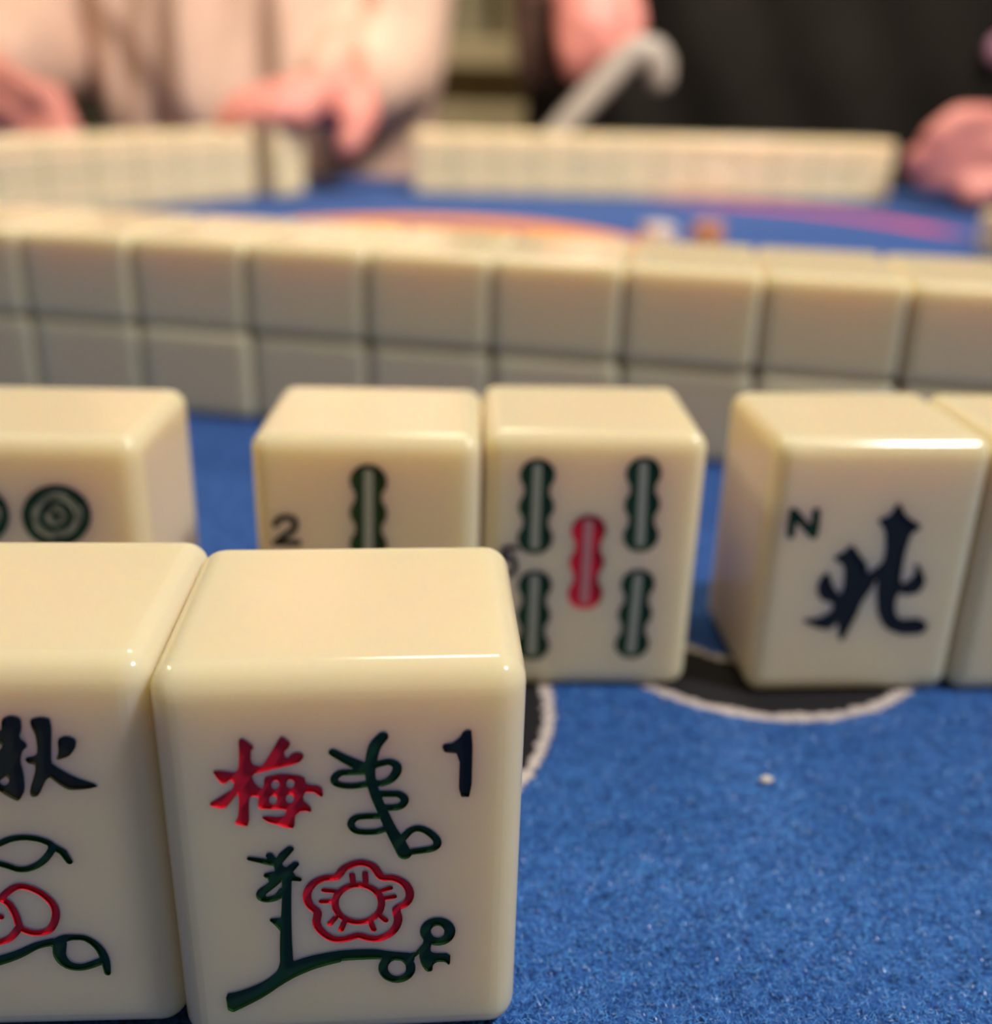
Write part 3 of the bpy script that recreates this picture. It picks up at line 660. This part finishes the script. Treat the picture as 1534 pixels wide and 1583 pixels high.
tag(o, 'tiny white lint speck on the blue felt right of the plum tile', 'lint')

# ------------------------------------------------------------------ felt pile of the near part of the mat
def pile():
    n = 110000
    x = rng.uniform(-2, 100, n); y = rng.uniform(48, 121, n)
    keep = np.ones(n, bool)
    for cx, cy in RINGS: keep &= ~((np.hypot(x - cx, y - cy) < 30.6) & (np.hypot(x - cx, y - cy) > 15))
    x = x[keep]; y = y[keep]; n = len(x)
    L = rng.uniform(.30, .80, n); az = rng.uniform(0, 2 * np.pi, n); el = rng.uniform(.05, .95, n); w = rng.uniform(.022, .050, n)
    z0 = -.05
    verts = np.zeros((n, 6, 3)); dirx = np.cos(az); diry = np.sin(az); nx = -diry; ny = dirx
    for j, t in enumerate((0, .55, 1.0)):
        ee = el * (1 - .6 * t)
        cx = x + dirx * L * t * np.cos(ee); cy = y + diry * L * t * np.cos(ee); cz = z0 + L * np.sin(el) * t * (1 - .35 * t)
        ww = w * (1 - .5 * t)
        verts[:, 2 * j] = np.stack([cx - nx * ww, cy - ny * ww, cz], -1); verts[:, 2 * j + 1] = np.stack([cx + nx * ww, cy + ny * ww, cz], -1)
    b = (np.arange(n) * 6)[:, None]
    f = np.concatenate([b + np.array([0, 1, 3, 2]), b + np.array([2, 3, 5, 4])], 0)
    me = bpy.data.meshes.new('felt_pile')
    me.from_pydata((verts.reshape(-1, 3) * MM).tolist(), [], f.tolist()); me.update()
    o = link('felt_pile', me, M_PILE, mt); o['kind'] = 'stuff'; o['label'] = 'short blue felt fibres'
pile()

# ------------------------------------------------------------------ people
def cone_piece(bm, a, b, ra, rb, flat=1.0, n=14):
    """round-ended tapering limb from a to b"""
    a = Vector(a); b = Vector(b); ax = (b - a); L = ax.length; q = ax.to_track_quat('Z', 'Y').to_matrix()
    rings = []
    for i in range(5):
        th = -math.pi / 2 + math.pi / 2 * i / 4; rings.append((ra * math.sin(th), ra * math.cos(th)))
    for i in range(5):
        th = math.pi / 2 * i / 4; rings.append((L + rb * math.sin(th), rb * math.cos(th)))
    vs = []
    for h, r in rings:
        r = max(r, 1e-5)
        vs.append([bm.verts.new(a + q @ Vector((r * math.cos(2 * math.pi * k / n), r * flat * math.sin(2 * math.pi * k / n), h))) for k in range(n)])
    for i in range(len(vs) - 1):
        for k in range(n): bm.faces.new((vs[i][k], vs[i][(k + 1) % n], vs[i + 1][(k + 1) % n], vs[i + 1][k]))
    bm.faces.new(vs[0][::-1]); bm.faces.new(vs[-1])

def chain(bm, pts, flat=1.0):
    for (p, r), (q, s) in zip(pts[:-1], pts[1:]): cone_piece(bm, p, q, r, s, flat)

def loft(bm, rings, n=28, fn=None):
    vs = []
    for (cx, cy, z, rx, ry) in rings:
        row = []
        for k in range(n):
            th = 2 * math.pi * k / n
            c, s = math.cos(th), math.sin(th)
            e = .75
            p = Vector((cx + rx * math.copysign(abs(c) ** e, c), cy + ry * math.copysign(abs(s) ** e, s), z))
            row.append(bm.verts.new(p))
        vs.append(row)
    for i in range(len(vs) - 1):
        for k in range(n): bm.faces.new((vs[i][k], vs[i][(k + 1) % n], vs[i + 1][(k + 1) % n], vs[i + 1][k]))
    bm.faces.new(vs[0][::-1]); bm.faces.new(vs[-1])

def fuse(name, bm, voxel, smooth=6, fn=None):
    me = bpy.data.meshes.new(name + '_raw'); bmesh.ops.recalc_face_normals(bm, faces=bm.faces); bm.to_mesh(me); bm.free()
    o = bpy.data.objects.new('tmp', me); C.objects.link(o)
    m = o.modifiers.new('r', 'REMESH'); m.mode = 'VOXEL'; m.voxel_size = voxel; m.use_smooth_shade = True
    s = o.modifiers.new('s', 'SMOOTH'); s.factor = .5; s.iterations = smooth
    dg = bpy.context.evaluated_depsgraph_get()
    out = bpy.data.meshes.new_from_object(o.evaluated_get(dg)); out.name = name
    bpy.data.objects.remove(o); bpy.data.meshes.remove(me)
    if fn:
        for v in out.vertices: v.co = fn(v.co)
    for p in out.polygons: p.use_smooth = True
    return out

def head_and_legs(bm, X, Y, z_sh, fwd=-1):
    """neck, head with face, hips, legs down to the floor (all heights absolute)"""
    chain(bm, [((X, Y + .01, z_sh), .065), ((X, Y - .005, z_sh + .07), .055)])
    hz = z_sh + .165
    loft(bm, [(X, Y - .02, hz - .115, .035, .04), (X, Y - .025, hz - .09, .055, .07), (X, Y - .015, hz - .03, .070, .090), (X, Y - .01, hz + .03, .076, .098),
              (X, Y, hz + .08, .066, .085), (X, Y, hz + .11, .030, .040)], 20)
    cone_piece(bm, (X, Y - .105, hz + .01), (X, Y - .125, hz - .025), .010, .014)
    for s in (-1, 1):
        cone_piece(bm, (X + s * .074, Y, hz + .01), (X + s * .080, Y + .01, hz - .025), .013, .010)
        cone_piece(bm, (X + s * .022, Y - .098, hz - .062), (X, Y - .104, hz - .060), .007, .009)
        cone_piece(bm, (X + s * .018, Y - .100, hz + .028), (X + s * .045, Y - .088, hz + .028), .009, .008)

def legs(bm, X, Y):
    for s in (-1, 1):
        chain(bm, [((X + s * .10, Y, .47), .085), ((X + s * .12, Y - .40, .49), .062), ((X + s * .12, Y - .40, .11), .045)])
        chain(bm, [((X + s * .12, Y - .38, .05), .045), ((X + s * .13, Y - .54, .035), .032)], .8)

T = TZ
def face_bits(X, Y, z_sh, parent):
    hz = z_sh + .165
    for s in (-1, 1):
        bm = bmesh.new(); bmesh.ops.create_uvsphere(bm, u_segments=12, v_segments=8, radius=.0100, matrix=Matrix.Translation((X + s * .031, Y - .0955, hz + .012)))
        ey = link('eye', bm_mesh('eye', bm, True), M_DIE, parent)
        bm = bmesh.new(); bmesh.ops.create_uvsphere(bm, u_segments=12, v_segments=8, radius=.0055, matrix=Matrix.Translation((X + s * .031, Y - .1025, hz + .012)) @ Matrix.Diagonal((1, .8, 1, 1)))
        link('iris', bm_mesh('iris', bm, True), M_HAIR, ey)
    bm = bmesh.new()
    loft(bm, [(X, Y + .03, hz - .06, .060, .070), (X, Y + .02, hz, .083, .090), (X, Y + .012, hz + .06, .084, .100), (X, Y + .008, hz + .105, .062, .078), (X, Y, hz + .128, .02, .03)], 22)
    link('hair', fuse('hair', bm, .008, 4), M_HAIR, parent)

# --- person in the pink-beige shirt, far left
X1, Y1 = -.232, 1.03
p1 = empty('person', (0, 0, 0), 0, 'seated person in pink-beige shirt reaching for the loose tile stack', 'person')
bm = bmesh.new()
loft(bm, [(X1, Y1, T - .36, .15, .11), (X1, Y1, T - .10, .13, .10), (X1, Y1, T + .15, .145, .10), (X1, Y1, T + .34, .17, .085), (X1, Y1, T + .40, .08, .06)])
head_and_legs(bm, X1, Y1, T + .38)
legs(bm, X1, Y1)
# arm at the left of the picture
chain(bm, [((-.40, 1.02, T + .34), .050), ((-.46, .93, T + .08), .042), ((-.425, .80, T + .062), .030)])
chain(bm, [((-.425, .80, T + .062), .030), ((-.385, .755, T + .056), .030), ((-.355, .735, T + .050), .026)], .75)
for i, (dx, dz) in enumerate(((.000, .012), (.006, .002), (.004, -.009), (-.004, -.019))):
    b = (-.352 + dx * .5, .735 - i * .004, T + .052 + dz); m_ = (-.328 + dx, .722 - i * .006, T + .050 + dz * 1.1); e_ = (-.318 + dx, .715 - i * .006, T + .036 + dz * .8)
    chain(bm, [(b, .0105), (m_, .0095), (e_, .0075)])
chain(bm, [((-.385, .745, T + .068), .015), ((-.352, .725, T + .070), .011), ((-.333, .715, T + .062), .009)])
# arm reaching over the loose stack
chain(bm, [((-.10, 1.02, T + .34), .050), ((-.105, .94, T + .085), .042), ((-.128, .815, T + .066), .030)])
chain(bm, [((-.128, .815, T + .066), .030), ((-.137, .765, T + .064), .034), ((-.150, .735, T + .064), .030)], .62)
for b, m_, e_ in (((-.170, .728, T + .066), (-.190, .708, T + .060), (-.196, .694, T + .050)), ((-.158, .722, T + .069), (-.172, .698, T + .065), (-.180, .682, T + .054)),
                  ((-.144, .722, T + .070), (-.152, .696, T + .067), (-.160, .680, T + .055)), ((-.130, .728, T + .068), (-.134, .703, T + .064), (-.142, .688, T + .054))):
    chain(bm, [(b, .0115), (m_, .0100), (e_, .0080)])
chain(bm, [((-.112, .765, T + .062), .017), ((-.106, .735, T + .052), .0125), ((-.1135, .715, T + .034), .0105)])
link('body', fuse('body', bm, .0045, 3), M_SKIN, p1)
face_bits(X1, Y1, T + .38, p1)
def folds1(co):
    if co.y > Y1 + .02: return co
    z = co.z - T
    # overlapping shirt front: the panel right of a slanting line hangs in front of the rest
    d = (co.x + .353) * .74 - (.125 - z) * .60
    w = 1 / (1 + math.exp(-d / .005)); inb = 1 / (1 + math.exp(-(co.x + .36) / .006))
    co.y -= .022 * w * inb
    co.y -= .010 * math.sin(co.x * 70 + z * 9 + .8 * math.sin(z * 10)) * (1 if co.x > -.34 else .6)
    co.y -= .005 * math.sin(co.x * 150 - z * 12)
    return co
bm = bmesh.new()
loft(bm, [(X1, Y1 - .01, T - .34, .165, .125), (X1, Y1 - .015, T - .08, .155, .135), (X1, Y1 - .015, T + .0, .158, .138), (X1, Y1 - .015, T + .06, .168, .138), (X1, Y1 - .01, T + .18, .178, .125), (X1, Y1, T + .34, .19, .10), (X1, Y1, T + .40, .09, .07)])
chain(bm, [((-.39, 1.02, T + .345), .066), ((-.435, .945, T + .105), .064), ((-.440, .855, T + .085), .048)])
chain(bm, [((-.10, 1.02, T + .345), .066), ((-.110, .945, T + .095), .056), ((-.125, .850, T + .076), .042)])
link('shirt', fuse('shirt', bm, .007, 6, folds1), M_SHIRT, p1)
bm = bmesh.new(); loft(bm, [(X1, Y1, .37, .175, .13), (X1, Y1, .48, .165, .125)]); 
for s in (-1, 1): chain(bm, [((X1 + s * .10, Y1, .475), .098), ((X1 + s * .12, Y1 - .40, .49), .074), ((X1 + s * .12, Y1 - .40, .12), .060)])
link('trousers', fuse('trousers', bm, .010, 4), M_TROUSER, p1)

# --- person in black, far right
X2, Y2 = .285, 1.05
p2 = empty('person', (0, 0, 0), 0, 'seated person in black holding a grey hooked stick', 'person')
bm = bmesh.new()
loft(bm, [(X2, Y2, T - .36, .17, .12), (X2, Y2, T - .10, .15, .11), (X2, Y2, T + .15, .17, .11), (X2, Y2, T + .36, .19, .09), (X2, Y2, T + .42, .08, .06)])
head_and_legs(bm, X2, Y2, T + .40)
legs(bm, X2, Y2)
# hand hanging in front of the chest, holding the stick
chain(bm, [((.10, 1.04, T + .36), .052), ((.030, .955, T + .255), .044), ((.062, .885, T + .19), .030)])
chain(bm, [((.062, .885, T + .19), .030), ((.068, .865, T + .155), .034), ((.072, .850, T + .130), .030)], .65)
for i, dx in enumerate((-.022, -.008, .007, .021)):
    chain(bm, [((.072 + dx, .850, T + .130), .0115), ((.074 + dx, .838, T + .106), .0100), ((.077 + dx * .9, .842 + .003 * i, T + .089), .0082)])
chain(bm, [((.095, .862, T + .150), .016), ((.104, .842, T + .130), .0115), ((.100, .835, T + .112), .0095)])
# hand on the table at the right
chain(bm, [((.47, 1.04, T + .35), .052), ((.545, .92, T + .09), .044), ((.430, .775, T + .060), .031)])
chain(bm, [((.430, .775, T + .058), .030), ((.385, .742, T + .046), .033), ((.352, .722, T + .043), .030)], .8)
for b, m_, e_ in (((.352, .712, T + .062), (.322, .702, T + .064), (.304, .700, T + .052)), ((.350, .710, T + .050), (.316, .703, T + .046), (.296, .705, T + .036)),
                  ((.350, .710, T + .040), (.318, .704, T + .036), (.298, .708, T + .030)), ((.354, .712, T + .026), (.326, .704, T + .024), (.308, .706, T + .020))):
    chain(bm, [(b, .0125), (m_, .0108), (e_, .0085)])
chain(bm, [((.392, .728, T + .034), .018), ((.362, .700, T + .020), .0125), ((.336, .694, T + .013), .0108)])
link('body', fuse('body', bm, .0045, 3), M_SKIN, p2)
face_bits(X2, Y2, T + .40, p2)
bm = bmesh.new()
def folds2(co):
    z = co.z - T
    co.y -= .006 * math.sin(co.x * 60 + z * 30)
    return co
loft(bm, [(X2, Y2 - .01, T - .34, .265, .135), (X2, Y2 - .01, T - .05, .268, .140), (X2, Y2 - .01, T + .10, .262, .14), (X2, Y2 - .01, T + .22, .245, .13), (X2, Y2, T + .37, .22, .105), (X2, Y2, T + .43, .09, .07)])
chain(bm, [((.10, 1.04, T + .365), .068), ((.035, .960, T + .265), .060), ((.055, .895, T + .205), .044)])
chain(bm, [((.47, 1.04, T + .355), .068), ((.545, .925, T + .10), .060), ((.470, .815, T + .072), .046)])
link('jacket', fuse('jacket', bm, .008, 5, folds2), M_DARK, p2)
bm = bmesh.new(); chain(bm, [((.030, .90, T + .23), .034), ((.030, .882, T + .16), .030), ((.030, .885, T + .095), .022)], .55)
link('scarf', fuse('scarf', bm, .004, 5), M_BROWN, p2)
bm = bmesh.new(); loft(bm, [(X2, Y2, .37, .19, .14), (X2, Y2, .48, .18, .135)]); 
for s in (-1, 1): chain(bm, [((X2 + s * .10, Y2, .475), .098), ((X2 + s * .12, Y2 - .40, .49), .074), ((X2 + s * .12, Y2 - .40, .12), .060)])
link('trousers', fuse('trousers', bm, .010, 4), M_TROUSER, p2)
bm = bmesh.new(); bmesh.ops.create_uvsphere(bm, u_segments=16, v_segments=8, radius=.011, matrix=Matrix.Translation((.438, .905, T + .118)) @ Matrix.Diagonal((1, .5, 1.2, 1)))
link('brooch', bm_mesh('brooch', bm, True), M_PINK, p2)

# --- grey hooked stick
bm = bmesh.new()
pts = [((.018, .803, T + .0115), .0105), ((.060, .812, T + .060), .0110), ((.094, .822, T + .098), .0112), ((.106, .824, T + .107), .0118), ((.119, .825, T + .106), .0122), ((.126, .825, T + .097), .0120), ((.1275, .825, T + .086), .0105)]
chain(bm, pts)
o = link('hooked_stick', fuse('hooked_stick', bm, .002, 3), M_STICK)
tag(o, 'grey hooked stick leaning in front of the black jacket', 'stick')
